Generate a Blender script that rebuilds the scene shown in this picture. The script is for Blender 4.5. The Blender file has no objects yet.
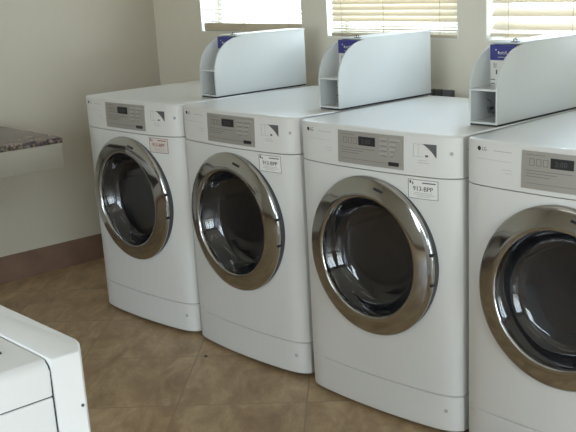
import bpy, bmesh, math, random
from mathutils import Vector, Matrix
random.seed(4)
PI = math.pi
scn = bpy.context.scene
COL = scn.collection

# ------------------------------------------------------------------ materials
def nmat(name):
    m = bpy.data.materials.new(name); m.use_nodes = True
    nt = m.node_tree
    return m, nt, nt.nodes['Principled BSDF']

def paint(name, col, rough=0.4, metal=0.0, var=0.04, scale=6.0, bump=0.0, bscale=60.0, coat=0.0, spec=0.5):
    m, nt, b = nmat(name)
    tc = nt.nodes.new('ShaderNodeTexCoord')
    n = nt.nodes.new('ShaderNodeTexNoise'); n.inputs['Scale'].default_value = scale; n.inputs['Detail'].default_value = 4
    nt.links.new(tc.outputs['Object'], n.inputs['Vector'])
    r = nt.nodes.new('ShaderNodeValToRGB')
    c = Vector(col)
    r.color_ramp.elements[0].position = 0.3; r.color_ramp.elements[1].position = 0.7
    r.color_ramp.elements[0].color = (*(c * (1 - var)), 1); r.color_ramp.elements[1].color = (*[min(1, v) for v in c * (1 + var)], 1)
    nt.links.new(n.outputs['Fac'], r.inputs['Fac']); nt.links.new(r.outputs['Color'], b.inputs['Base Color'])
    b.inputs['Roughness'].default_value = rough; b.inputs['Metallic'].default_value = metal
    b.inputs['Coat Weight'].default_value = coat; b.inputs['Coat Roughness'].default_value = 0.12
    b.inputs['Specular IOR Level'].default_value = spec
    if bump:
        n2 = nt.nodes.new('ShaderNodeTexNoise'); n2.inputs['Scale'].default_value = bscale
        nt.links.new(tc.outputs['Object'], n2.inputs['Vector'])
        bp = nt.nodes.new('ShaderNodeBump'); bp.inputs['Strength'].default_value = bump; bp.inputs['Distance'].default_value = 0.002
        nt.links.new(n2.outputs['Fac'], bp.inputs['Height']); nt.links.new(bp.outputs['Normal'], b.inputs['Normal'])
    return m

M = {}
M['enamel'] = paint('white_enamel', (0.70, 0.695, 0.67), 0.33, var=0.012, coat=0.25)
M['side_enamel'] = paint('white_side_enamel', (0.70, 0.71, 0.70), 0.4, var=0.012)
M['washer_white'] = paint('washer_white', (0.80, 0.81, 0.82), 0.4, var=0.01, coat=0.1)
M['gap'] = paint('dark_gap', (0.03, 0.03, 0.032), 0.7)
M['black'] = paint('black_plastic', (0.02, 0.02, 0.022), 0.35)
M['darkgrey'] = paint('dark_grey_plastic', (0.10, 0.10, 0.10), 0.5)
M['silver'] = paint('silver_panel', (0.37, 0.353, 0.322), 0.42, metal=0.25, var=0.03, scale=3)
M['silver_pale'] = paint('silver_button', (0.42, 0.41, 0.39), 0.4, metal=0.2)  # slightly paler silver for the buttons
M['silver_dark'] = paint('silver_print', (0.17, 0.16, 0.15), 0.5)
M['chrome'] = paint('chrome', (0.50, 0.505, 0.51), 0.09, metal=1.0, var=0.01)
M['chrome_in'] = paint('dark_glossy_collar', (0.10, 0.10, 0.105), 0.16, metal=0.6, var=0.02)
M['steel'] = paint('drum_steel', (0.50, 0.50, 0.51), 0.35, metal=0.7, var=0.08, scale=12)
M['rubber'] = paint('grey_rubber', (0.06, 0.06, 0.063), 0.5)
M['divider'] = paint('white_laminate', (0.64, 0.665, 0.66), 0.42, var=0.012)
M['blue'] = paint('navy_blue_print', (0.05, 0.055, 0.24), 0.4)
M['paper'] = paint('white_paper', (0.78, 0.77, 0.74), 0.6, var=0.02)
M['ink'] = paint('grey_ink', (0.10, 0.10, 0.105), 0.6)
M['faint'] = paint('faint_grey_ink', (0.42, 0.42, 0.42), 0.6)
M['red_ink'] = paint('red_ink', (0.30, 0.06, 0.05), 0.6)
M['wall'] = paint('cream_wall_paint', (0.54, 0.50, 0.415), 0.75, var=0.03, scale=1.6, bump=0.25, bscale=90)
M['backwall'] = paint('flare_bright_wall_paint', (0.78, 0.735, 0.625), 0.75, var=0.03, scale=2, bump=0.25, bscale=90)  # wall paint with the brightening flare from the windows put into its colour
M['ceiling'] = paint('white_ceiling_paint', (0.72, 0.71, 0.67), 0.85, bump=0.4, bscale=50)
M['reveal'] = paint('white_window_paint', (0.80, 0.79, 0.74), 0.5)
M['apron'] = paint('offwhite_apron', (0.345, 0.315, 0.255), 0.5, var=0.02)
M['tan'] = paint('tan_blind_rail', (0.62, 0.54, 0.40), 0.5)
M['cord'] = paint('cord_cloth', (0.55, 0.50, 0.40), 0.8)
M['digit'] = paint('dim_digit', (0.09, 0.095, 0.09), 0.5)
M['alu'] = paint('aluminium_frame', (0.5, 0.5, 0.5), 0.35, metal=0.8)
M['bracket'] = paint('grey_bracket', (0.38, 0.38, 0.37), 0.5)

def floor_mat():
    m, nt, b = nmat('brown_diagonal_tiles'); N = nt.nodes.new; L = nt.links.new
    tc = N('ShaderNodeTexCoord')
    mp = N('ShaderNodeMapping'); mp.inputs['Rotation'].default_value = (0, 0, -PI / 4)
    # rotated frame: x' = (x+y)/r2, y' = (y-x)/r2
    L(tc.outputs['Object'], mp.inputs['Vector'])
    off = N('ShaderNodeVectorMath'); off.operation = 'ADD'; off.inputs[1].default_value = (-0.578 + 4.66, 1.272 + 4.66, 0)
    L(mp.outputs['Vector'], off.inputs[0])
    sc = N('ShaderNodeVectorMath'); sc.operation = 'SCALE'; sc.inputs['Scale'].default_value = 1 / 0.466
    L(off.outputs['Vector'], sc.inputs[0])
    br = N('ShaderNodeTexBrick'); br.offset = 0; br.squash = 1
    br.inputs['Scale'].default_value = 1; br.inputs['Brick Width'].default_value = 1; br.inputs['Row Height'].default_value = 1
    br.inputs['Mortar Size'].default_value = 0.006; br.inputs['Mortar Smooth'].default_value = 0.3
    br.inputs['Color1'].default_value = (0.0, 0, 0, 1); br.inputs['Color2'].default_value = (1, 1, 1, 1); br.inputs['Mortar'].default_value = (0.5, .5, .5, 1)
    L(sc.outputs['Vector'], br.inputs['Vector'])
    n1 = N('ShaderNodeTexNoise'); n1.inputs['Scale'].default_value = 5.0; n1.inputs['Detail'].default_value = 8; n1.inputs['Roughness'].default_value = 0.7; n1.inputs['Distortion'].default_value = 0.45
    st = N('ShaderNodeMapping'); st.inputs['Scale'].default_value = (1.9, 0.8, 1)
    L(mp.outputs['Vector'], st.inputs['Vector'])
    add = N('ShaderNodeVectorMath'); add.operation = 'ADD'
    L(st.outputs['Vector'], add.inputs[0])
    m2 = N('ShaderNodeVectorMath'); m2.operation = 'SCALE'; m2.inputs['Scale'].default_value = 3.0
    L(br.outputs['Color'], m2.inputs[0]); L(m2.outputs['Vector'], add.inputs[1])
    L(add.outputs['Vector'], n1.inputs['Vector'])
    r = N('ShaderNodeValToRGB'); e = r.color_ramp.elements
    e[0].position = 0.25; e[0].color = (0.23, 0.140, 0.078, 1)
    e[1].position = 0.8; e[1].color = (0.68, 0.51, 0.31, 1)
    k = e.new(0.5); k.color = (0.41, 0.285, 0.16, 1)
    L(n1.outputs['Fac'], r.inputs['Fac'])
    mx = N('ShaderNodeMix'); mx.data_type = 'RGBA'; mx.inputs[7].default_value = (0.30, 0.215, 0.135, 1)
    L(br.outputs['Fac'], mx.inputs[0]); L(r.outputs['Color'], mx.inputs[6])
    L(mx.outputs[2], b.inputs['Base Color'])
    b.inputs['Roughness'].default_value = 0.42
    bp = N('ShaderNodeBump'); bp.inputs['Strength'].default_value = 0.25; bp.inputs['Distance'].default_value = 0.003; bp.invert = True
    L(br.outputs['Fac'], bp.inputs['Height']); L(bp.outputs['Normal'], b.inputs['Normal'])
    return m
M['floor'] = floor_mat()
M['base'] = paint('brown_tile_base', (0.19, 0.115, 0.078), 0.5, var=0.18, scale=7)

def granite():
    m, nt, b = nmat('speckled_granite_laminate'); N = nt.nodes.new; L = nt.links.new
    tc = N('ShaderNodeTexCoord')
    v = N('ShaderNodeTexVoronoi'); v.inputs['Scale'].default_value = 130
    n = N('ShaderNodeTexNoise'); n.inputs['Scale'].default_value = 75; n.inputs['Detail'].default_value = 5
    L(tc.outputs['Object'], v.inputs['Vector']); L(tc.outputs['Object'], n.inputs['Vector'])
    r = N('ShaderNodeValToRGB'); e = r.color_ramp.elements
    e[0].position = 0.38; e[0].color = (0.03, 0.02, 0.018, 1); e[1].position = 0.66; e[1].color = (0.27, 0.19, 0.145, 1)
    k = e.new(0.5); k.color = (0.10, 0.06, 0.047, 1)
    L(n.outputs['Fac'], r.inputs['Fac'])
    mx = N('ShaderNodeMix'); mx.data_type = 'RGBA'; mx.blend_type = 'OVERLAY'; mx.inputs[0].default_value = 0.5
    L(r.outputs['Color'], mx.inputs[6]); L(v.outputs['Color'], mx.inputs[7])
    hs = N('ShaderNodeHueSaturation'); hs.inputs['Saturation'].default_value = 0.85
    L(mx.outputs[2], hs.inputs['Color'])
    L(hs.outputs['Color'], b.inputs['Base Color']); b.inputs['Roughness'].default_value = 0.25
    return m
M['granite'] = granite()

def slat_mat():
    m = bpy.data.materials.new('cream_translucent_slat'); m.use_nodes = True; nt = m.node_tree
    for n in list(nt.nodes): nt.nodes.remove(n)
    N = nt.nodes.new; L = nt.links.new
    o = N('ShaderNodeOutputMaterial'); d = N('ShaderNodeBsdfDiffuse'); t = N('ShaderNodeBsdfTranslucent'); mx = N('ShaderNodeMixShader')
    d.inputs['Color'].default_value = (0.84, 0.81, 0.72, 1); t.inputs['Color'].default_value = (0.90, 0.77, 0.56, 1)
    mx.inputs[0].default_value = 0.27
    L(d.outputs[0], mx.inputs[1]); L(t.outputs[0], mx.inputs[2]); L(mx.outputs[0], o.inputs[0])
    return m
M['slat'] = slat_mat()

def glass(name, tint, rough=0.02, ior=1.5):
    # thin glass: clear tinted pass-through plus a fresnel reflection
    m = bpy.data.materials.new(name); m.use_nodes = True; nt = m.node_tree
    for n in list(nt.nodes): nt.nodes.remove(n)
    N = nt.nodes.new; L = nt.links.new
    o = N('ShaderNodeOutputMaterial'); t = N('ShaderNodeBsdfTransparent'); g = N('ShaderNodeBsdfGlossy'); mx = N('ShaderNodeMixShader')
    fr = N('ShaderNodeFresnel'); 
    ge = N('ShaderNodeNewGeometry'); ma = N('ShaderNodeMath'); ma.operation = 'MULTIPLY_ADD'
    ma.inputs[1].default_value = 1 / ior - ior; ma.inputs[2].default_value = ior   # same reflectance from either side of the pane
    L(ge.outputs['Backfacing'], ma.inputs[0]); L(ma.outputs[0], fr.inputs['IOR'])
    t.inputs['Color'].default_value = (*tint, 1); g.inputs['Roughness'].default_value = rough
    L(fr.outputs[0], mx.inputs[0]); L(t.outputs[0], mx.inputs[1]); L(g.outputs[0], mx.inputs[2]); L(mx.outputs[0], o.inputs[0])
    return m
M['window_glass'] = glass('window_glass', (0.93, 0.96, 0.96))
M['door_glass'] = glass('smoked_door_glass', (0.55, 0.56, 0.60), 0.03, 1.85)

def lamp_mat():
    m, nt, b = nmat('added_light_diffuser')
    b.inputs['Base Color'].default_value = (0.9, 0.9, 0.88, 1)
    b.inputs['Emission Color'].default_value = (1.0, 0.93, 0.80, 1); b.inputs['Emission Strength'].default_value = LAMP
    return m
LAMP = 0.9
M['lamp'] = lamp_mat()

# ------------------------------------------------------------------ mesh helpers
def obj(name, bm, mat, parent=None, smooth=True, angle=35):
    bmesh.ops.remove_doubles(bm, verts=bm.verts, dist=1e-6)
    bmesh.ops.recalc_face_normals(bm, faces=bm.faces)
    me = bpy.data.meshes.new(name); bm.to_mesh(me); bm.free()
    me.materials.append(M[mat])
    if smooth:
        me.shade_smooth()
        try: me.set_sharp_from_angle(angle=math.radians(angle))
        except Exception: pass
    o = bpy.data.objects.new(name, me); COL.objects.link(o)
    if parent: o.parent = parent
    return o

def thing(name, label, cat, loc=(0, 0, 0), rz=0, group=None):
    o = bpy.data.objects.new(name, None); COL.objects.link(o); o.empty_display_size = 0.1
    o.location = loc; o.rotation_euler = (0, 0, rz); o['label'] = label; o['category'] = cat
    if group: o['group'] = group
    return o
def tag(o, label, cat, group=None):
    o['label'] = label; o['category'] = cat
    if group: o['group'] = group
    return o
def struct(name, bm, mat, smooth=False, parent=None):
    o = obj(name, bm, mat, parent, smooth)
    if not parent: o['kind'] = 'structure'
    return o

def box(bm, x0, x1, y0, y1, z0, z1, bev=0.0, seg=2):
    vs = [bm.verts.new((x, y, z)) for x in (x0, x1) for y in (y0, y1) for z in (z0, z1)]
    F = [(0, 1, 3, 2), (4, 6, 7, 5), (0, 4, 5, 1), (2, 3, 7, 6), (0, 2, 6, 4), (1, 5, 7, 3)]
    fs = [bm.faces.new([vs[i] for i in f]) for f in F]
    if bev:
        es = set(e for f in fs for e in f.edges)
        bmesh.ops.bevel(bm, geom=list(es), offset=bev, segments=seg, affect='EDGES', profile=0.5)
    return bm
def B(*a, **k): return box(bmesh.new(), *a, **k)

def rings(bm, loops, close=True, cap0=False, cap1=False, wrap=False):
    vl = [[bm.verts.new(p) for p in lp] for lp in loops]
    n = len(vl[0])
    pairs = list(zip(vl, vl[1:]))
    if wrap: pairs.append((vl[-1], vl[0]))
    for a, b in pairs:
        for i in range(n if close else n - 1):
            j = (i + 1) % n
            bm.faces.new((a[i], a[j], b[j], b[i]))
    if cap0: bm.faces.new(vl[0])
    if cap1: bm.faces.new(vl[-1][::-1])
    return bm

def lathe_y(prof, cx, cz, n=96, wrap=False, cap1=False, cap0=False):
    bm = bmesh.new()
    loops = []
    for r, y in prof:
        loops.append([(cx + r * math.cos(2 * PI * i / n), y, cz + r * math.sin(2 * PI * i / n)) for i in range(n)])
    return rings(bm, loops, True, cap0, cap1, wrap)

def prism(poly, axis, a, b, bev=0.0):
    """poly: 2-D outline; axis 'x' (poly=y,z), 'y' (poly=x,z), 'z' (poly=x,y)"""
    bm = bmesh.new()
    def P(p, t):
        return {'x': (t, p[0], p[1]), 'y': (p[0], t, p[1]), 'z': (p[0], p[1], t)}[axis]
    rings(bm, [[P(p, a) for p in poly], [P(p, b) for p in poly]], True, True, True)
    if bev:
        es = [e for e in bm.edges if any(len(f.verts) > 4 for f in e.link_faces)]
        bmesh.ops.bevel(bm, geom=es, offset=bev, segments=2, affect='EDGES', profile=0.5)
    return bm

def tube(bm, pts, r, n=8):
    pts = [Vector(p) for p in pts]; loops = []
    for i, p in enumerate(pts):
        d = (pts[min(i + 1, len(pts) - 1)] - pts[max(i - 1, 0)]).normalized()
        a = d.cross(Vector((0, 0, 1)))
        if a.length < 1e-3: a = d.cross(Vector((1, 0, 0)))
        a.normalize(); b = d.cross(a)
        loops.append([p + a * r * math.cos(2 * PI * k / n) + b * r * math.sin(2 * PI * k / n) for k in range(n)])
    return rings(bm, loops, True, True, True)

# ------------------------------------------------------------------ dryer geometry
HW = 0.343          # half width
H = 0.984           # height
D = 0.695           # rear of the cabinet
KZ, PZ = 0.139, 0.853
DCX, DCZ = 0.011, 0.567   # centre of the door

def bow(x):
    t = min(1.0, abs(x) / HW)
    return -0.060 + 0.024 * t ** 2 + 0.032 * t ** 14
def tilt(z):
    if z <= PZ: return 0.0
    return 0.004 * ((z - PZ) / (H - PZ)) ** 1.3
def fy(x, z):
    t = min(1.0, abs(x) / HW)
    return bow(x) + tilt(z) * (1 - t ** 6)

def xs_full():
    a = [0, .1, .2, .3, .4, .5, .6, .68, .75, .8, .84, .88, .91, .935, .955, .972, .986, .995, 1.0]
    return [-HW * t for t in a[::-1]] + [HW * t for t in a[1:]]
XS = xs_full()
YB = 0.034          # where the front shell meets the side sheet

def shell_loop(z, inset=0.0, yb=YB):
    """closed outline of the front shell at height z"""
    s = (HW - inset) / HW
    pts = [(x * s, fy(x, z) + inset, z) for x in XS]
    return [(-HW + inset, yb, z)] + pts + [(HW - inset, yb, z)]

def shell(z0, z1, r=0.003):
    bm = bmesh.new()
    zs = [(z0, r), (z0 + r, 0)]
    k = max(1, int((z1 - z0) / 0.02)) if z0 >= PZ else 1
    for i in range(1, k): zs.append((z0 + (z1 - z0) * i / k, 0))
    zs += [(z1 - r, 0), (z1, r)]
    return rings(bm, [shell_loop(z, i) for z, i in zs], True, True, True)

def front_panel_bm():
    """bowed sheet with the round door hole, plus its thin edges"""
    bm = bmesh.new(); z0, z1 = KZ + 0.0035, PZ - 0.0014; R = 0.225
    # rectangle perimeter sampled, matched by angle to the hole
    per = []
    for x in XS: per.append((x, z0))
    nz = 14
    for i in range(1, nz): per.append((HW, z0 + (z1 - z0) * i / nz))
    for x in XS[::-1]: per.append((x, z1))
    for i in range(nz - 1, 0, -1): per.append((-HW, z0 + (z1 - z0) * i / nz))
    n = len(per)
    loops = []
    def map_(px, pz, f):
        a = math.atan2(pz - DCZ, px - DCX)
        cx, cz = DCX + R * math.cos(a), DCZ + R * math.sin(a)
        return (cx + (px - cx) * f, cz + (pz - cz) * f)
    fr = [0, .15, .35, .55, .7, .82, .9, .95, .98, 1.0]
    inner = []
    for p in per:
        x, z = map_(*p, 0); inner.append((x, 0.0, z))
    loops.append(inner)
    for f in fr:
        lp = []
        for p in per:
            x, z = map_(*p, f); lp.append((x, bow(x), z))
        loops.append(lp)
    # thin returning lip all around
    lp = []
    for (x, z) in per:
        lp.append((x * 0.992, YB if abs(x) >= HW * 0.999 else bow(x) + 0.006, z))
    loops.append(lp)
    rings(bm, loops, True)
    return bm

def plate(x0, x1, z0, z1, eps=0.0015, nx=12, nz=3, r=0.0):
    """thin plate lying on the bowed front, following its curve"""
    bm = bmesh.new()
    out = []
    for lay in (0.0, eps):
        g = []
        for i in range(nx + 1):
            col = []
            for j in range(nz + 1):
                x = x0 + (x1 - x0) * i / nx; z = z0 + (z1 - z0) * j / nz
                col.append(bm.verts.new((x, fy(x, z) - lay, z)))
            g.append(col)
        out.append(g)
    a, b = out
    for i in range(nx):
        for j in range(nz):
            bm.faces.new((b[i][j], b[i + 1][j], b[i + 1][j + 1], b[i][j + 1]))
    def side(p): 
        for (i, j), (k, l) in zip(p, p[1:]): bm.faces.new((a[i][j], a[k][l], b[k][l], b[i][j]))
    side([(i, 0) for i in range(nx + 1)]); side([(i, nz) for i in range(nx + 1)])
    side([(0, j) for j in range(nz + 1)]); side([(nx, j) for j in range(nz + 1)])
    return bm

def text_bm(s, size, x, z, eps, align='LEFT', sx=1.0):
    cu = bpy.data.curves.new('lettering', 'FONT'); cu.body = s; cu.size = size; cu.align_x = align
    cu.resolution_u = 2
    to = bpy.data.objects.new('lettering', cu); COL.objects.link(to)
    dg = bpy.context.evaluated_depsgraph_get(); dg.update()
    me = bpy.data.meshes.new_from_object(to.evaluated_get(dg))
    COL.objects.unlink(to); bpy.data.objects.remove(to); bpy.data.curves.remove(cu)
    bm = bmesh.new(); bm.from_mesh(me); bpy.data.meshes.remove(me)
    for v in bm.verts:
        px = x + v.co.x * sx; pz = z + v.co.y
        v.co = (px, fy(px, pz) - eps, pz)
    return bm
def merge(bm, other):
    me = bpy.data.meshes.new('t'); other.to_mesh(me); other.free(); bm.from_mesh(me); bpy.data.meshes.remove(me); return bm
def strokes(rects, eps, h=0.0004):
    bm = bmesh.new()
    for x0, x1, z0, z1 in rects:
        p = plate(x0, x1, z0, z1, eps, nx=max(1, int(abs(x1 - x0) / 0.02)), nz=1); merge(bm, p)
    return bm

CX0, CX1, CZ0, CZ1 = -0.124, 0.153, 0.868, 0.973   # silver control panel

def make_dryer():
    t = thing('dryer', '', 'dryer')
    # cabinet: five sheets of one steel box, open at the front
    bm = bmesh.new(); w = HW - 0.004
    outline = [(-w, YB), (-w, D), (w, D), (w, YB)]
    inn = [(-w + 0.004, YB), (-w + 0.004, D - 0.004), (w - 0.004, D - 0.004), (w - 0.004, YB)]
    zb, zt = 0.025, 0.975
    rings(bm, [[(*p, zb) for p in outline], [(*p, zt) for p in outline], [(*p, zt) for p in inn], [(*p, zb) for p in inn]], False, wrap=True)
    obj('cabinet', bm, 'side_enamel', t)
    b2 = B(-w + .004, w - .004, YB, D - .004, 0.025, 0.03)
    obj('base_pan', b2, 'darkgrey', t)
    obj('kick_plate', shell(0.016, KZ), 'enamel', t)
    obj('front_panel', front_panel_bm(), 'enamel', t, angle=50)
    bm = bmesh.new(); rings(bm, [shell_loop(KZ - .002, 0.005), shell_loop(KZ + .008, 0.005)], True, True, True)
    obj('seam_backing', bm, 'gap', t)
    bm = bmesh.new(); rings(bm, [shell_loop(PZ - .004, 0.005), shell_loop(PZ + .003, 0.005)], True, False, True)
    obj('seam_backing', bm, 'rubber', t)
    # control fascia
    bm = bmesh.new()
    loops = [shell_loop(PZ + 0.0006, 0.002), shell_loop(PZ + 0.003, 0)]
    for i in range(1, 6): loops.append(shell_loop(PZ + 0.004 + (0.978 - PZ - 0.004) * i / 5, 0))
    rings(bm, loops, True, True, True)
    fas = obj('control_fascia', bm, 'enamel', t)
    # top panel with a softly rounded rim
    bm = bmesh.new()
    def top_loop(z, ins):
        s = (HW - ins) / HW
        zl = min(z, H - 0.0004 + 0.0002 * (ins > .01))
        def zf(x):
            k = min(1.0, abs(x) / HW) ** 6
            return z * (1 - k) + zl * k
        return [(-HW + ins, D - ins, zl), (-HW + ins, 0.10, zl)] + [(x * s, fy(x, 0.978) + ins, zf(x)) for x in XS] + [(HW - ins, 0.10, zl), (HW - ins, D - ins, zl)]
    lp = [top_loop(0.9785, 0.0), top_loop(0.981, 0.0005), top_loop(0.9845, 0.003), top_loop(0.9865, 0.007), top_loop(0.9875, 0.013), top_loop(0.9870, 0.020), top_loop(0.9848, 0.028), top_loop(H, 0.036)]
    rings(bm, lp, True, True, True)
    obj('top_panel', bm, 'enamel', t, angle=50)
    # silver control panel
    pan = obj('control_panel', plate(CX0, CX1, CZ0, CZ1, 0.003, 16, 4), 'silver', t)
    obj('display', plate(-0.030, 0.041, 0.931, 0.959, 0.0042, 6, 2), 'black', pan)
    obj('display_digits', text_bm('2:00', 0.020, -0.017, 0.938, 0.0049, sx=1.15), 'digit', pan)
    for c, (bx0, bx1) in enumerate(((0.060, 0.092), (0.100, 0.142))):
        for r in range(4):
            z = 0.955 - r * 0.0155
            x1 = bx1 - (0.010 if (c and r) else 0) - (0.006 * r if c else 0)
            obj('button', plate(bx0, x1, z, z + 0.0075, 0.0050, 3, 1), 'silver_pale', pan)
    obj('model_badge', plate(0.096, 0.136, 0.877, 0.889, 0.0045, 3, 1), 'black', pan)
    pr = [(-0.108, -0.048, 0.962, 0.9635), (-0.11, 0.04, 0.9185, 0.920), (-0.108, -0.01, 0.9105, 0.912), (-0.108, -0.03, 0.9025, 0.904), (-0.108, 0.15, 0.8835, 0.8845)]
    for k in range(3):
        x = -0.098 + k * 0.022
        pr += [(x, x + 0.016, 0.933, 0.9345), (x, x + 0.016, 0.951, 0.9525), (x, x + 0.0015, 0.933, 0.9525), (x + 0.0145, x + 0.016, 0.933, 0.9525)]
    for r in range(4):
        z = 0.955 - r * 0.0155
        pr.append((0.064, 0.088, z - 0.0035, z - 0.0015)); pr.append((0.103, 0.132 - .006 * r, z - 0.0035, z - 0.0015))
    obj('panel_print', strokes(pr, 0.0035), 'silver_dark', pan)
    # fascia print
    lg = bmesh.new(); n = 20
    cx, cz, R = -0.278, 0.9615, 0.0066
    ring = [lg.verts.new((cx + R * math.cos(2 * PI * i / n), fy(cx, cz) - 0.0012 + 0.25 * (R * math.cos(2 * PI * i / n)) * -0.6, cz + R * math.sin(2 * PI * i / n))) for i in range(n)]
    lg.faces.new(ring)
    merge(lg, text_bm('LG', 0.0155, -0.268, 0.9565, 0.0008, sx=0.95))
    obj('brand_logo', lg, 'black', fas)
    rects = []
    x = -0.224
    for wd in (0.012, 0.009, 0.014, 0.010, 0.012): rects.append((x, x + wd, 0.9585, 0.9605)); x += wd + 0.0015
    rects += [(-0.285, -0.160, 0.932, 0.9328), (-0.192, -0.158, 0.9085, 0.9095), (-0.182, -0.158, 0.8995, 0.9005)]
    obj('fascia_print', strokes(rects, 0.0006), 'faint', fas)
    # picture square: light half and a dark quarter-moon half
    obj('picture_outline', strokes([(0.189, 0.19, 0.915, 0.954), (0.189, 0.225, 0.953, 0.954), (0.189, 0.225, 0.915, 0.916), (0.207, 0.2076, 0.915, 0.954), (0.206, 0.246, 0.896, 0.8975), (0.206, 0.239, 0.903, 0.9042)], 0.0006), 'faint', fas)
    bm = bmesh.new(); pts = [(0.223, 0.955), (0.273, 0.955), (0.273, 0.914)]
    for i in range(1, 8):
        a = i / 8; pts.append((0.273 - 0.030 * a - 0.020 * a ** 2.5, 0.914 + 0.041 * a ** 1.6 + 0.012 * math.sin(PI * a) * 0.5))
    pts2 = [bm.verts.new((x, fy(x, z) - 0.0009, z)) for x, z in pts]; bm.faces.new(pts2)
    merge(bm, strokes([(0.233, 0.243, 0.9155, 0.9215)], 0.0008))
    obj('picture_print', bm, 'ink', fas)
    lk = lathe_y([(0.0055, 0.0), (0.0055, -0.0025), (0.004, -0.0035), (0.0025, -0.0035), (0.002, -0.0015)], 0, 0, 20, cap1=True)
    lo = obj('lock', lk, 'faint', fas); lo.location = (0.318, fy(0.318, 0.93) + 0.0005, 0.930); lo.rotation_euler = (0, 0, 0.45)
    obj('corner_clip', B(HW - .004, HW + .003, 0.02, 0.045, 0.937, 0.941, bev=0.001), 'black', t)
    # kick plate screw
    sc = lathe_y([(0.007, 0.0), (0.007, -0.0015), (0.005, -0.003), (0.0018, -0.003), (0.0015, -0.0012)], 0, 0, 16, cap1=True)
    so = obj('screw', sc, 'faint', t); so.location = (0.297, bow(0.297) + 0.0005, 0.088); so.rotation_euler = (0, 0, 0.35)
    # door: chrome ring + smoked bowl + inner gasket
    yb = bow(DCX)
    prof = [(0.250, yb + 0.02), (0.258, yb + 0.001), (0.2655, yb - 0.002), (0.2690, yb - 0.0060), (0.2692, yb - 0.0095), (0.2670, yb - 0.0135), (0.2615, yb - 0.0165),
            (0.250, yb - 0.0205), (0.236, yb - 0.0245), (0.222, yb - 0.0285), (0.212, yb - 0.0308), (0.2055, yb - 0.0312), (0.2020, yb - 0.0298), (0.1998, yb - 0.025), (0.197, yb - 0.016), (0.197, yb + 0.02)]
    ring_o = obj('door_ring', lathe_y(prof, DCX, DCZ, 128, wrap=True), 'chrome', t, angle=60)
    obj('door_gasket', lathe_y([(0.2665, yb + 0.03), (0.2665, yb + 0.0010), (0.265, yb - 0.001), (0.258, yb - 0.001), (0.256, yb + .03)], DCX, DCZ, 96, wrap=True), 'rubber', t)
    # collar of stepped inner rings, then the bowl
    obj('door_collar', lathe_y([(0.1975, yb - 0.014), (0.194, yb - 0.006), (0.189, yb + 0.012), (0.181, yb + 0.034), (0.171, yb + 0.050), (0.178, yb + 0.054), (0.199, yb + .03), (0.1985, yb - 0.01)], DCX, DCZ, 96, wrap=True), 'chrome_in', t, angle=60)
    gp = [(0.1965, yb - 0.012), (0.188, yb - 0.001), (0.182, yb + 0.014), (0.172, yb + 0.030), (0.158, yb + 0.042), (0.138, yb + 0.050), (0.11, yb + 0.055), (0.07, yb + 0.058), (0.03, yb + 0.0595), (0.004, yb + 0.060)]
    obj('door_glass', lathe_y(gp, DCX, DCZ, 96, cap1=True), 'door_glass', t, angle=60)
    # recessed pull at the top of the ring, hinge notches on the right rim
    a = math.radians(76)
    bm = bmesh.new(); box(bm, -0.019, 0.019, -0.0022, 0.004, -0.0042, 0.0042, 0.0015)
    rot = Matrix.Rotation(PI / 2 - a, 4, 'Y'); bm.transform(Matrix.Translation((DCX + 0.238 * math.cos(a), yb - 0.0243, DCZ + 0.238 * math.sin(a))) @ rot)
    obj('door_pull', bm, 'black', ring_o)
    for ang in (11, -10):
        a = math.radians(ang); bm = bmesh.new(); box(bm, -0.005, 0.005, -0.010, 0.006, -0.005, 0.005, 0.0015)
        bm.transform(Matrix.Translation((DCX + 0.2665 * math.cos(a), yb - 0.009, DCZ + 0.2665 * math.sin(a))))
        obj('hinge', bm, 'black', ring_o)
    # drum behind the glass with three lifting baffles and a perforated back
    dr = obj('drum', lathe_y([(0.205, 0.03), (0.27, 0.05), (0.27, 0.58), (0.24, 0.60), (0.12, 0.605), (0.11, 0.595), (0.004, 0.595)], 0.0, 0.56, 64, cap1=True), 'steel', t)
    for k in range(3):
        a = math.radians(-75 + 120 * k); c, s = math.cos(a), math.sin(a)
        bm = bmesh.new()
        prof2 = [(-0.045, 0.272), (-0.020, 0.225), (0.0, 0.215), (0.020, 0.225), (0.045, 0.272)]
        def W(u, r): return (u * -s + r * c, u * c + r * s + 0.56)
        rings(bm, [[(W(u, r)[0], y, W(u, r)[1]) for u, r in prof2] for y in (0.07, 0.56)], True, True, True)
        obj('baffle', bm, 'steel', dr)
    # adjustable feet
    for sx in (-1, 1):
        for y in (0.03, D - 0.06):
            bm = bmesh.new()
            loops = [[(sx * 0.29 + r * math.cos(2 * PI * i / 16), y + r * math.sin(2 * PI * i / 16), z) for i in range(16)] for r, z in ((0.022, 0.0), (0.024, 0.004), (0.022, 0.012), (0.010, 0.014), (0.010, 0.03))]
            rings(bm, loops, True, True, True)
            obj('foot', bm, 'black', t)
    obj('dark_plinth', B(-HW + .03, HW - .03, 0.03, 0.05, 0.0, 0.03), 'gap', t)
    # sticker to the upper right of the door
    st = obj('price_sticker', plate(0.168, 0.280, 0.782, 0.8455, 0.0007, 10, 3), 'paper', t)
    bx = (0.1695, 0.2785, 0.7835, 0.844)
    fr = [(bx[0], bx[1], bx[2], bx[2] + .0016), (bx[0], bx[1], bx[3] - .0016, bx[3]), (bx[0], bx[0] + .0016, bx[2], bx[3]), (bx[1] - .0016, bx[1], bx[2], bx[3])]
    obj('sticker_border', strokes(fr, 0.0012), 'ink', st)
    tx = text_bm('913-BPP', 0.0205, 0.224, 0.809, 0.0014, 'CENTER', sx=1.05)
    merge(tx, text_bm('913-BPP', 0.0205, 0.2248, 0.809, 0.0014, 'CENTER', sx=1.05))
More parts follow.
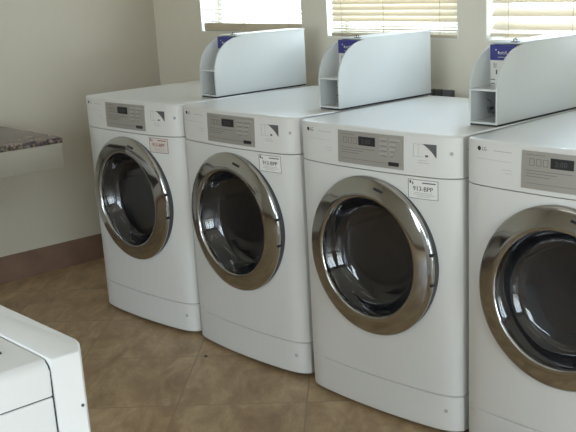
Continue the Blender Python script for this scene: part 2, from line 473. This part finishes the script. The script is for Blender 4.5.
    merge(tx, strokes([(0.222, 0.270, 0.833, 0.8365), (0.175, 0.181, 0.831, 0.840), (0.185, 0.189, 0.828, 0.836)], 0.0013))
    obj('sticker_lettering', tx, 'ink', st)
    obj('sticker_small_print', strokes([(0.194, 0.258, 0.802, 0.8035), (0.188, 0.266, 0.7965, 0.798), (0.202, 0.250, 0.791, 0.7925)], 0.0013), 'faint', st)
    return t

def copy_tree(o, parent=None):
    c = o.copy(); COL.objects.link(c)
    if parent is not None: c.parent = parent
    for ch in list(o.children): copy_tree(ch, c)
    return c

proto = make_dryer()
spots = [(0.452, -0.0117, 0.0402, 'white front-loading dryer at the far left of the row, its sticker printed in red'),
         (1.1495, 0.0046, -0.0026, 'white front-loading dryer second from the far wall, between the two white bays'),
         (1.8762, -0.0066, 0.0309, 'white front-loading dryer third from the far wall, its whole round chrome door facing the camera'),
         (2.5847, 0.0138, 0.0376, 'white front-loading dryer nearest the camera, cut off by the right edge of the photo')]
dryers = []
trees = [proto] + [copy_tree(proto) for _ in spots[1:]]
for o, (x, y, rz, lab) in zip(trees, spots):
    o.location = (x, y, 0); o.rotation_euler = (0, 0, rz); tag(o, lab, 'dryer', 'row of dryers along the window wall')
    dryers.append(o)
# the first dryer's sticker is printed in red, slightly rosy paper
M['pink_paper'] = paint('faded_pink_paper', (0.66, 0.60, 0.56), 0.6)
for ch in list(trees[0].children):
    if ch.name.startswith('price_sticker'):
        ch['label'] = 'sticker printed in red'
        ch.data = ch.data.copy(); ch.data.materials[0] = M['pink_paper']
        for g in ch.children:
            if 'lettering' in g.name:
                g.data = g.data.copy(); g.data.materials[0] = M['red_ink']

# ------------------------------------------------------------------ dividers (shelf bays on the dryer tops)
def bay_outline(y0, y1, z0, z1, a=0.168, b=0.148, n=14, ins=0.0):
    pts = [(y0, z0)]
    cy, cz = y0 + a, z1 - b
    for i in range(n + 1):
        t = PI / 2 * i / n; e = 2 / 2.25
        pts.append((cy - a * math.cos(t) ** e, cz + b * math.sin(t) ** e))
    pts.append((y1, z1)); pts.append((y1, z0))
    return pts

def make_bay():
    """origin: front right bottom corner, interior to the left (-x)"""
    t = thing('shelf_bay', '', 'shelf')
    W, Z0, Z1, Y1, th = 0.106, 0.006, 0.242, 0.505, 0.006
    for x0 in (-th, -W):
        obj('side_panel', prism(bay_outline(0, Y1, Z0, Z1), 'x', x0, x0 + th, 0.0012), 'divider', t)
    obj('bottom_shelf', B(-W + th, -th, 0.001, Y1, Z0, Z0 + 0.006), 'divider', t)
    obj('middle_shelf', B(-W + th, -th, 0.001, Y1, 0.108, 0.114), 'divider', t)
    obj('top_board', B(-W, 0, 0.120, Y1 + 0.004, Z1 - .001, Z1 + 0.0045, 0.001), 'divider', t)
    obj('back_board', B(-W + th, -th, Y1 - 0.006, Y1, Z0 + .006, Z1 - .002), 'divider', t)
    obj('base_shadow_strip', B(-W + .002, -.002, 0.004, Y1 - .004, 0, Z0), 'gap', t)  # dark strip coloured in for the shadowed gap beneath the bay
    # blue and white notice card closing the upper front
    card = obj('notice_card', B(-W + th, -th, 0.104, 0.108, 0.114, 0.192), 'paper', t)
    obj('card_header', B(-W + th, -th, 0.1022, 0.1075, 0.192, Z1 - .002), 'blue', t)
    bm = bmesh.new()
    for x0, x1, z0, z1 in ((-.080, -.076, .222, .226), (-.070, -.0665, .212, .220), (-.066, -.058, .211, .2125), (-.066, -.058, .215, .2165), (-.056, -.054, .211, .218), (-.052, -.044, .211, .2125), (-.052, -.044, .216, .2175), (-.041, -.039, .211, .221), (-.036, -.028, .211, .213), (-.070, -.030, .201, .2022)):
        box(bm, x0, x1, 0.1016, 0.1022, z0, z1)
    obj('header_lettering', bm, 'paper', [c for c in t.children if c.name.startswith('card_header')][-1])
    bm = bmesh.new()
    for x0, x1, z0, z1 in ((-.088, -.084, .170, .184), (-.080, -.077, .170, .184), (-.086, -.078, .168, .171), (-.088, -.077, .177, .179)):
        box(bm, x0, x1, 0.1034, 0.104, z0, z1)
    obj('card_figure', bm, 'faint', card)
    bm = bmesh.new()
    for x0, x1, z0, z1 in ((-.079, -.074, .148, .162), (-.098, -.082, .130, .1325), (-.098, -.082, .117, .120)):
        box(bm, x0, x1, 0.1034, 0.104, z0, z1)
    obj('card_marks', bm, 'ink', card)
    # small metal hasp on the top board and black catch in the lower bay
    bm = bmesh.new(); box(bm, -0.036, -0.012, 0.121, 0.137, Z1 + .0045, Z1 + 0.0065, 0.0005)
    tube(bm, [(-0.030, 0.128, Z1 + .006), (-0.029, 0.127, Z1 + .013), (-0.022, 0.127, Z1 + .015), (-0.017, 0.127, Z1 + .011), (-0.018, 0.127, Z1 + .006)], 0.0018)
    obj('hasp', bm, 'darkgrey', t)
    bm = bmesh.new(); box(bm, -0.0998, -0.090, 0.085, 0.110, 0.036, 0.044, 0.001); box(bm, -0.0998, -0.084, 0.09, 0.104, 0.024, 0.030, 0.001)
    tube(bm, [(-0.098, 0.085, 0.070), (-0.092, 0.088, 0.066), (-0.088, 0.092, 0.058), (-0.092, 0.096, 0.050), (-0.096, 0.098, 0.042)], 0.0012)
    obj('catch', bm, 'darkgrey', t)
    return t
bp = make_bay()
bays = [(0.777, 0.187, 0.002, 'white round-cornered shelf bay standing on the first two dryers by the far wall'),
        (1.504, 0.187, 0.000, 'white round-cornered shelf bay standing between the second and third dryers'),
        (2.213, 0.172, 0.025, 'white round-cornered shelf bay nearest the camera, showing most of its blue notice')]
bt = [bp] + [copy_tree(bp) for _ in bays[1:]]
for o, (x, y, rz, lab) in zip(bt, bays):
    o.location = (x, y, H + 0.0003); o.rotation_euler = (0, 0, rz); tag(o, lab, 'shelf', 'white shelf bays on the dryer tops')

# ------------------------------------------------------------------ washer in the foreground
def make_washer():
    X1, Y1, Z1 = 2.800, -1.593, 0.951; X0, Y0 = 2.09, -2.30
    t = thing('washing_machine', 'white washing machine in the bottom left foreground, seen from above one corner', 'washing machine', ((X0 + X1) / 2, (Y0 + Y1) / 2, 0))
    ox, oy = (X0 + X1) / 2, (Y0 + Y1) / 2
    def b(x0, x1, y0, y1, z0, z1, bev=0.004, seg=3): return B(x0 - ox, x1 - ox, y0 - oy, y1 - oy, z0, z1, bev=bev, seg=seg)
    g = 0.0024; s = 0.067
    # side frames: wedge-cornered columns that wrap over the top
    def column(ya, yb, sgn):
        # plan outline with a chamfered, softened outer front corner
        if sgn > 0: plan = [(X0, ya), (X1, ya), (X1, yb - 0.021), (X1 - 0.008, yb - 0.014), (X1 - 0.034, yb - 0.001), (X1 - 0.045, yb), (X0, yb)]
        else: plan = [(X0, ya), (X1 - 0.045, ya), (X1 - 0.034, ya + 0.001), (X1 - 0.008, ya + 0.014), (X1, ya + 0.021), (X1, yb), (X0, yb)]
        bm = prism([(x - ox, y - oy) for x, y in plan], 'z', 0.02, Z1)
        es = [e for e in bm.edges if any(len(f.verts) > 4 for f in e.link_faces) and e.verts[0].co.z > 0.5]
        bmesh.ops.bevel(bm, geom=es, offset=0.0035, segments=3, affect='EDGES', profile=0.5)
        return bm
    obj('side_frame', column(Y1 - s, Y1, 1), 'washer_white', t)
    obj('side_frame', column(Y0, Y0 + s, -1), 'washer_white', t)
    pts = [(X1 - 0.060, Z1 - 0.055), (X1 - 0.0015, Z1 - 0.055), (X1 - 0.0015, Z1 - 0.016)]
    for i in range(1, 8):
        a = PI / 2 * i / 8; pts.append((X1 - 0.020 + 0.0185 * math.cos(a), Z1 - 0.016 + 0.0145 * math.sin(a)))
    pts += [(X1 - 0.020, Z1 - .0015), (X0 + .16, Z1 - .0015), (X0 + .16, Z1 - 0.03), (X1 - 0.060, Z1 - 0.03)]
    bm = prism([(x - ox, z) for x, z in pts], 'y', Y0 + s + g - oy, Y1 - s - g - oy)
    es = [e for e in bm.edges if any(len(f.verts) > 4 for f in e.link_faces)]
    bmesh.ops.bevel(bm, geom=es, offset=0.003, segments=2, affect='EDGES', profile=0.5)
    obj('top_lid', bm, 'washer_white', t)
    core = [(x - 0.0022 if x > X1 - .05 else x, z - 0.0022 if z > Z1 - .02 else z) for x, z in pts if z > Z1 - .054]
    core = [(X0 + .17, 0.03), (X1 - 0.0037, 0.03)] + [p for p in core if p[0] > X0 + .2 and p[1] > Z1 - .025] + [(X0 + .17, Z1 - .0037)]
    obj('dark_core', prism([(x - ox, z) for x, z in core], 'y', Y0 + s - .001 - oy, Y1 - s + .001 - oy), 'gap', t)
    obj('front_panel', b(X1 - 0.03, X1 - 0.0015, Y0 + s + g, Y1 - s - g, 0.12, Z1 - 0.055 - g, 0.003), 'washer_white', t)
    obj('kick_panel', b(X1 - 0.03, X1 - 0.006, Y0 + s + g, Y1 - s - g, 0.02, 0.118, 0.003), 'washer_white', t)
    obj('console', b(X0, X0 + .155, Y0 + s + g, Y1 - s - g, Z1 - .034, Z1 + 0.11, 0.008), 'washer_white', t)
    for k in range(3):
        bm = bmesh.new(); n = 24
        rings(bm, [[(X0 + .155 - ox + dx, Y0 + 0.2 + 0.14 * k - oy + r * math.cos(2 * PI * i / n), Z1 + 0.06 + r * math.sin(2 * PI * i / n)) for i in range(n)] for r, dx in ((0.025, -0.001), (0.025, 0.004), (0.018, 0.006), (0.016, 0.02), (0.013, 0.022))], True, True, True)
        obj('knob', bm, 'darkgrey', t)
    obj('lid_latch', b(X1 - .112, X1 - .082, Y1 - s - .043, Y1 - s - .034, Z1 - .004, Z1 + .0015, 0.001), 'black', t)
    for z in (0.866, 0.60):
        bm = bmesh.new(); n = 16
        rings(bm, [[(X1 - ox + dx, Y1 - .026 - oy + r * math.cos(2 * PI * i / n), z + r * math.sin(2 * PI * i / n)) for i in range(n)] for r, dx in ((0.0026, -0.001), (0.0026, 0.001), (0.0014, 0.0018))], True, True, True)
        obj('screw', bm, 'darkgrey', t)
    for x in (X0 + .05, X1 - .05):
        for y in (Y0 + .05, Y1 - .05):
            bm = bmesh.new(); rings(bm, [[(x - ox + r * math.cos(2 * PI * i / 16), y - oy + r * math.sin(2 * PI * i / 16), z) for i in range(16)] for r, z in ((0.022, 0), (0.022, 0.012), (0.01, 0.014), (0.01, 0.022))], True, True, True)
            obj('foot', bm, 'black', t)
    return t
make_washer()

# ------------------------------------------------------------------ room shell
XL, XR, YB_, YF, CH = -0.616, 6.30, 0.848, -4.6, 2.65
TH = 0.16
struct('floor', B(XL - TH, XR + TH, YF - TH, YB_ + TH, -0.08, 0.0), 'floor')
struct('ceiling', B(XL - TH, XR + TH, YF - TH, YB_ + TH, CH, CH + 0.1), 'ceiling')
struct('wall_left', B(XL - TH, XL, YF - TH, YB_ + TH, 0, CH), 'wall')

def wall_with_holes(axis, a0, a1, t0, t1, holes):
    """axis 'x': wall runs along x between a0..a1, thickness y t0..t1; 'y' likewise"""
    bm = bmesh.new()
    us = sorted({a0, a1, *[h[0] for h in holes], *[h[1] for h in holes]})
    zs = sorted({0, CH, *[h[2] for h in holes], *[h[3] for h in holes]})
    def solid(i, j):
        if not (0 <= i < len(us) - 1 and 0 <= j < len(zs) - 1): return False
        um, zm = (us[i] + us[i + 1]) / 2, (zs[j] + zs[j + 1]) / 2
        return not any(h[0] < um < h[1] and h[2] < zm < h[3] for h in holes)
    def V(u, t, z): return (u, t, z) if axis == 'x' else (t, u, z)
    def q(*p): bm.faces.new([bm.verts.new(V(*k)) for k in p])
    for i in range(len(us) - 1):
        for j in range(len(zs) - 1):
            if not solid(i, j): continue
            u0, u1, z0, z1 = us[i], us[i + 1], zs[j], zs[j + 1]
            for t in (t0, t1): q((u0, t, z0), (u1, t, z0), (u1, t, z1), (u0, t, z1))
            if not solid(i - 1, j): q((u0, t0, z0), (u0, t1, z0), (u0, t1, z1), (u0, t0, z1))
            if not solid(i + 1, j): q((u1, t0, z0), (u1, t1, z0), (u1, t1, z1), (u1, t0, z1))
            if not solid(i, j - 1): q((u0, t0, z0), (u1, t0, z0), (u1, t1, z0), (u0, t1, z0))
            if not solid(i, j + 1): q((u0, t0, z1), (u1, t0, z1), (u1, t1, z1), (u0, t1, z1))
    return bm
WB = [(-0.190, 0.597, 1.192, 2.15), (0.757, 1.517, 1.182, 2.15), (1.650, 2.420, 1.178, 2.15)]
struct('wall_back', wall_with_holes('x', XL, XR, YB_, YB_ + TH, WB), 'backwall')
WR = (-3.6, -1.1, 0.12, 2.25)
WF = (1.6, 4.6, 0.85, 2.25)
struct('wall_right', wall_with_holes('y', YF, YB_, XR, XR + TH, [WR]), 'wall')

struct('wall_front', wall_with_holes('x', XL, XR, YF - TH, YF, [WF]), 'wall')
BH = 0.139
struct('baseboard_left', B(XL, XL + 0.010, YF, YB_, 0, BH, bev=0.002), 'base')
struct('baseboard_back', B(XL + .01, XR, YB_ - 0.010, YB_, 0, BH, bev=0.002), 'base')
struct('baseboard_front', B(XL + .01, XR, YF, YF + 0.010, 0, BH, bev=0.002), 'base')

# windows in the back wall with blinds
def window(i, x0, x1, z0, z1):
    w = bpy.data.objects.new('window_%d' % i, None); COL.objects.link(w); w['kind'] = 'structure'
    w.location = ((x0 + x1) / 2, YB_ + 0.1, z0)
    cx = (x0 + x1) / 2; yo = YB_ + 0.1
    def b(X0, X1, Y0, Y1, Z0, Z1, bev=0.0): return B(X0 - cx, X1 - cx, Y0 - yo, Y1 - yo, Z0 - z0, Z1 - z0, bev=bev)
    bm = bmesh.new(); e = 0.0
    f = 0.03
    for a in ((x0, x0 + f, z0, z1), (x1 - f, x1, z0, z1), (x0 + f, x1 - f, z0, z0 + f), (x0 + f, x1 - f, z1 - f, z1), (x0 + f, x1 - f, (z0 + z1) / 2 - .015, (z0 + z1) / 2 + .015)):
        box(bm, a[0] - cx, a[1] - cx, YB_ + .115 - yo, YB_ + .15 - yo, a[2] - z0, a[3] - z0)
    obj('window_frame', bm, 'reveal', w, False)
    obj('window_glass', b(x0 + f, x1 - f, YB_ + .13, YB_ + .134, z0 + f, z1 - f), 'window_glass', w, False)
    # painted reveal lining
    bm = bmesh.new()
    for a in ((x0, x0 + .006, z0, z1), (x1 - .006, x1, z0, z1), (x0 + .006, x1 - .006, z1 - .006, z1), (x0 + .006, x1 - .006, z0, z0 + .006)):
        box(bm, a[0] - cx, a[1] - cx, YB_ - .002 - yo, YB_ + .115 - yo, a[2] - z0, a[3] - z0)
    obj('reveal_lining', bm, 'reveal', w, False)
for i, (x0, x1, z0, z1) in enumerate(WB): window(i + 1, x0, x1, z0, z1)

def blind(x0, x1, zbot, ztop, pitch, width, ang, yb, label, railh, cords, rail='tan', stack=1):
    t = thing('venetian_blind', label, 'blind', ((x0 + x1) / 2, yb, zbot), 0, 'blinds hanging in the back windows')
    hw = (x1 - x0) / 2
    obj('bottom_rail', B(-hw, hw, -width * .42, width * .42, 0, railh, bev=min(0.003, railh * .3)), rail, t)
    obj('head_rail', B(-hw, hw, -0.02, 0.02, ztop - zbot - 0.03, ztop - zbot, bev=0.002), 'reveal', t)
    n = int((ztop - zbot - 0.035 - railh) / pitch)
    sl = bmesh.new()
    for k in range(n):
        z = railh + pitch * (k + 0.75)
        a = ang
        if k < stack: z = railh + 0.006 + 0.0115 * k; a = 0.12
        else: z = railh + 0.0115 * stack + pitch * (k - stack + 0.6)
        lp = []
        c, s = math.cos(a), math.sin(a)
        top, bot = [], []
        for j in range(5):
            u = (j / 4 - 0.5) * width; h = 0.06 * width * (1 - (2 * u / width) ** 2)
            top.append((u * c - h * s, u * s + h * c))
            bot.append((u * c - (h - .0006) * s, u * s + (h - .0006) * c))
        poly = top + bot[::-1]
        rings(sl, [[(-hw + .003, p[0], z + p[1]) for p in poly], [(hw - .003, p[0], z + p[1]) for p in poly]], True, True, True)
    so = obj('slats', sl, 'slat', t, True); 

    for cx in cords:
        x = -hw + 2 * hw * cx
        bm = bmesh.new(); tube(bm, [(x, -width * .52, 0.0), (x, -width * .52, ztop - zbot - .03)], 0.0012, 6); tube(bm, [(x, width * .52, 0.0), (x, width * .52, ztop - zbot - .03)], 0.0012, 6)
        obj('ladder_cord', bm, 'cord', t)
    return t
blind(-0.165, 0.590, 1.1985, 2.14, 0.0215, 0.025, math.radians(8), YB_ + 0.010, 'sunlit thin-slatted blind in the leftmost window', 0.040, (0.1, 0.45, 0.88))
blind(0.785, 1.510, 1.1885, 2.14, 0.0245, 0.0285, math.radians(58), YB_ + 0.012, 'cream thin-slatted blind in the middle window', 0.014, (0.1, 0.45, 0.88), 'tan', 4)
blind(1.663, 2.407, 1.197, 2.14, 0.050, 0.052, math.radians(42), YB_ + 0.034, 'wide-slatted white blind in the right window', 0.014, (0.12, 0.5, 0.88), 'slat', 0)

# unseen glazed shopfront, added to the right wall as a source of cool daylight
wf = bpy.data.objects.new('window_4', None); COL.objects.link(wf); wf['kind'] = 'structure'; wf.location = (XR + .08, (WR[0] + WR[1]) / 2, WR[2])
bm = bmesh.new(); oy = (WR[0] + WR[1]) / 2
y0, y1, z0, z1 = WR[0] - oy, WR[1] - oy, 0, WR[3] - WR[2]
for k in range(5):
    y = y0 + (y1 - y0 - .05) * k / 4; box(bm, -.04, .04, y, y + .05, z0, z1)
for z in (0, z1 - .05): box(bm, -.04, .04, y0 + .05, y1 - .05, z, z + .05)
obj('window_frame', bm, 'alu', wf, False)
obj('window_glass', B(-.004, .004, y0 + .02, y1 - .02, .02, z1 - .02), 'window_glass', wf, False)

wf = bpy.data.objects.new('window_5', None); COL.objects.link(wf); wf['kind'] = 'structure'; wf.location = ((WF[0] + WF[1]) / 2, YF - .08, WF[2])  # unseen window behind the camera, added to brighten the back wall
bm = bmesh.new(); x0, x1, z1 = WF[0] - (WF[0] + WF[1]) / 2, (WF[1] - WF[0]) / 2, WF[3] - WF[2]
for k in range(4):
    x = x0 + (x1 - x0 - .05) * k / 3; box(bm, x, x + .05, -.04, .04, 0, z1)
for z in (0, z1 - .05): box(bm, x0 + .05, x1 - .05, -.04, .04, z, z + .05)
obj('window_frame', bm, 'alu', wf, False)
obj('window_glass', B(x0 + .02, x1 - .02, -.004, .004, .02, z1 - .02), 'window_glass', wf, False)

# fluorescent fixtures out of view, added as fill light from the ceiling
for x, y in ((1.2, -1.6), (3.6, -1.6), (1.2, -3.3), (3.6, -3.3)):
    t = thing('added_ceiling_light', 'long fluorescent ceiling light out of view, added to fill in the room light', 'ceiling light', (x, y, CH - 0.09), 0, 'added ceiling lights out of view')
    obj('housing', B(-.62, .62, -.15, .15, 0.05, 0.09, bev=0.004), 'reveal', t)
    obj('diffuser', B(-.60, .60, -.13, .13, 0.0, 0.05, bev=0.015), 'lamp', t)

# ------------------------------------------------------------------ folding counter on the left wall
X1, Y1, ZT = 0.287, -0.270, 0.846
t = thing('folding_counter', 'wall-mounted counter with speckled brown granite top and off-white apron at left', 'counter', (XL, Y1 - 1.2, 0))
def cb(x0, x1, y0, y1, z0, z1, bev=0.0): return B(x0 - XL, x1 - XL, y0 - Y1 + 1.2, y1 - Y1 + 1.2, z0, z1, bev=bev)
obj('countertop', cb(XL + .002, X1, -2.6, Y1, ZT - 0.024, ZT, 0.0025), 'granite', t)
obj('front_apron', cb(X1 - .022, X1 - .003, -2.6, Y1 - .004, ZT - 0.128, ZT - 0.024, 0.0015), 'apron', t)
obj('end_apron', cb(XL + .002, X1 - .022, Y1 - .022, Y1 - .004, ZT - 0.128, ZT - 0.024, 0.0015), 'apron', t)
for y in (-0.50, -1.45, -2.3):
    bm = prism([(0.004, ZT - .024), (X1 - XL - .10, ZT - .024), (X1 - XL - .10, ZT - .07), (0.05, ZT - .50), (0.004, ZT - .50)], 'y', y - Y1 + 1.2, y - Y1 + 1.2 + 0.03)
    obj('wall_bracket', bm, 'bracket', t, False)

# ------------------------------------------------------------------ small dark receptacle block on the back wall
t = thing('wall_outlet', 'dark grey block of three plugs low on the wall behind the third dryer', 'outlet', (1.444, YB_, 0.955))
obj('backplate', B(-.062, .062, -.006, 0, -.045, .036, bev=0.002), 'backwall', t)
for x0, x1 in ((-.058, -.038), (-.030, .004), (.010, .058)):
    obj('plug', B(x0, x1, -.030, -.006, -.030, .030, bev=0.003), 'darkgrey', t)
# little dark crumb on the tiles in front of the dryers
bm = bmesh.new(); bmesh.ops.create_icosphere(bm, subdivisions=2, radius=0.006)
for v in bm.verts: v.co = (v.co.x * 1.4 + random.uniform(-.001, .001), v.co.y, (v.co.z + .006) * 0.5)
cr = obj('crumb', bm, 'black'); cr.location = (1.01, -0.14, 0.0); tag(cr, 'tiny dark crumb lying on the tiles before the second dryer', 'crumb')

# ------------------------------------------------------------------ light
w = bpy.data.worlds.new('sky'); scn.world = w; w.use_nodes = True
nt = w.node_tree; bg = nt.nodes['Background']
SKY = 9.0
tc = nt.nodes.new('ShaderNodeTexCoord'); sp = nt.nodes.new('ShaderNodeSeparateXYZ'); rp = nt.nodes.new('ShaderNodeValToRGB')
nt.links.new(tc.outputs['Generated'], sp.inputs[0]); nt.links.new(sp.outputs['Z'], rp.inputs['Fac'])
e = rp.color_ramp.elements; e[0].position = 0.0; e[0].color = (0.45, 0.46, 0.45, 1); e[1].position = 0.5; e[1].color = (0.74, 0.89, 1.10, 1)
k = e.new(0.06); k.color = (0.92, 0.95, 0.98, 1)
nt.links.new(rp.outputs['Color'], bg.inputs['Color']); bg.inputs['Strength'].default_value = SKY

def portal(name, loc, rot, sx, sy):
    l = bpy.data.lights.new(name, 'AREA'); l.shape = 'RECTANGLE'; l.size = sx; l.size_y = sy; l.energy = 1
    l.cycles.is_portal = True
    o = bpy.data.objects.new(name, l); COL.objects.link(o); o.location = loc; o.rotation_euler = rot
portal('daylight_portal', (XR + TH, (WR[0] + WR[1]) / 2, (WR[2] + WR[3]) / 2), (0, PI / 2, 0), WR[3] - WR[2], WR[1] - WR[0])
portal('daylight_portal', ((WF[0] + WF[1]) / 2, YF - TH, (WF[2] + WF[3]) / 2), (PI / 2, 0, 0), WF[1] - WF[0], WF[3] - WF[2])
for x0, x1, z0, z1 in WB:
    portal('daylight_portal', ((x0 + x1) / 2, YB_ + TH, (z0 + z1) / 2), (-PI / 2, 0, 0), x1 - x0, z1 - z0)

# ------------------------------------------------------------------ camera
cam = bpy.data.cameras.new('camera'); co = bpy.data.objects.new('camera', cam); COL.objects.link(co)
F = Vector((-0.69904054, 0.65357657, -0.29013787)); R_ = Vector((0.6916376, 0.72101008, -0.04221243)); U = Vector((-0.18160327, 0.23017847, 0.95605341))
m = Matrix.Identity(4)
for i in range(3): m[i][0] = R_[i]; m[i][1] = U[i]; m[i][2] = -F[i]
m.translation = Vector((4.01847659, -2.24307143, 1.46520996))
co.matrix_world = m
cam.sensor_width = 36; cam.sensor_fit = 'HORIZONTAL'; cam.lens = 966.719 * 36 / 576
cam.shift_x = -42.484 / 576; cam.shift_y = 48.907 / 576; cam.clip_start = 0.02
scn.camera = co
vs = scn.view_settings
vs.view_transform = 'Standard'; vs.look = 'None'; vs.gamma = 1; vs.use_curve_mapping = False
vs.exposure = 0.2
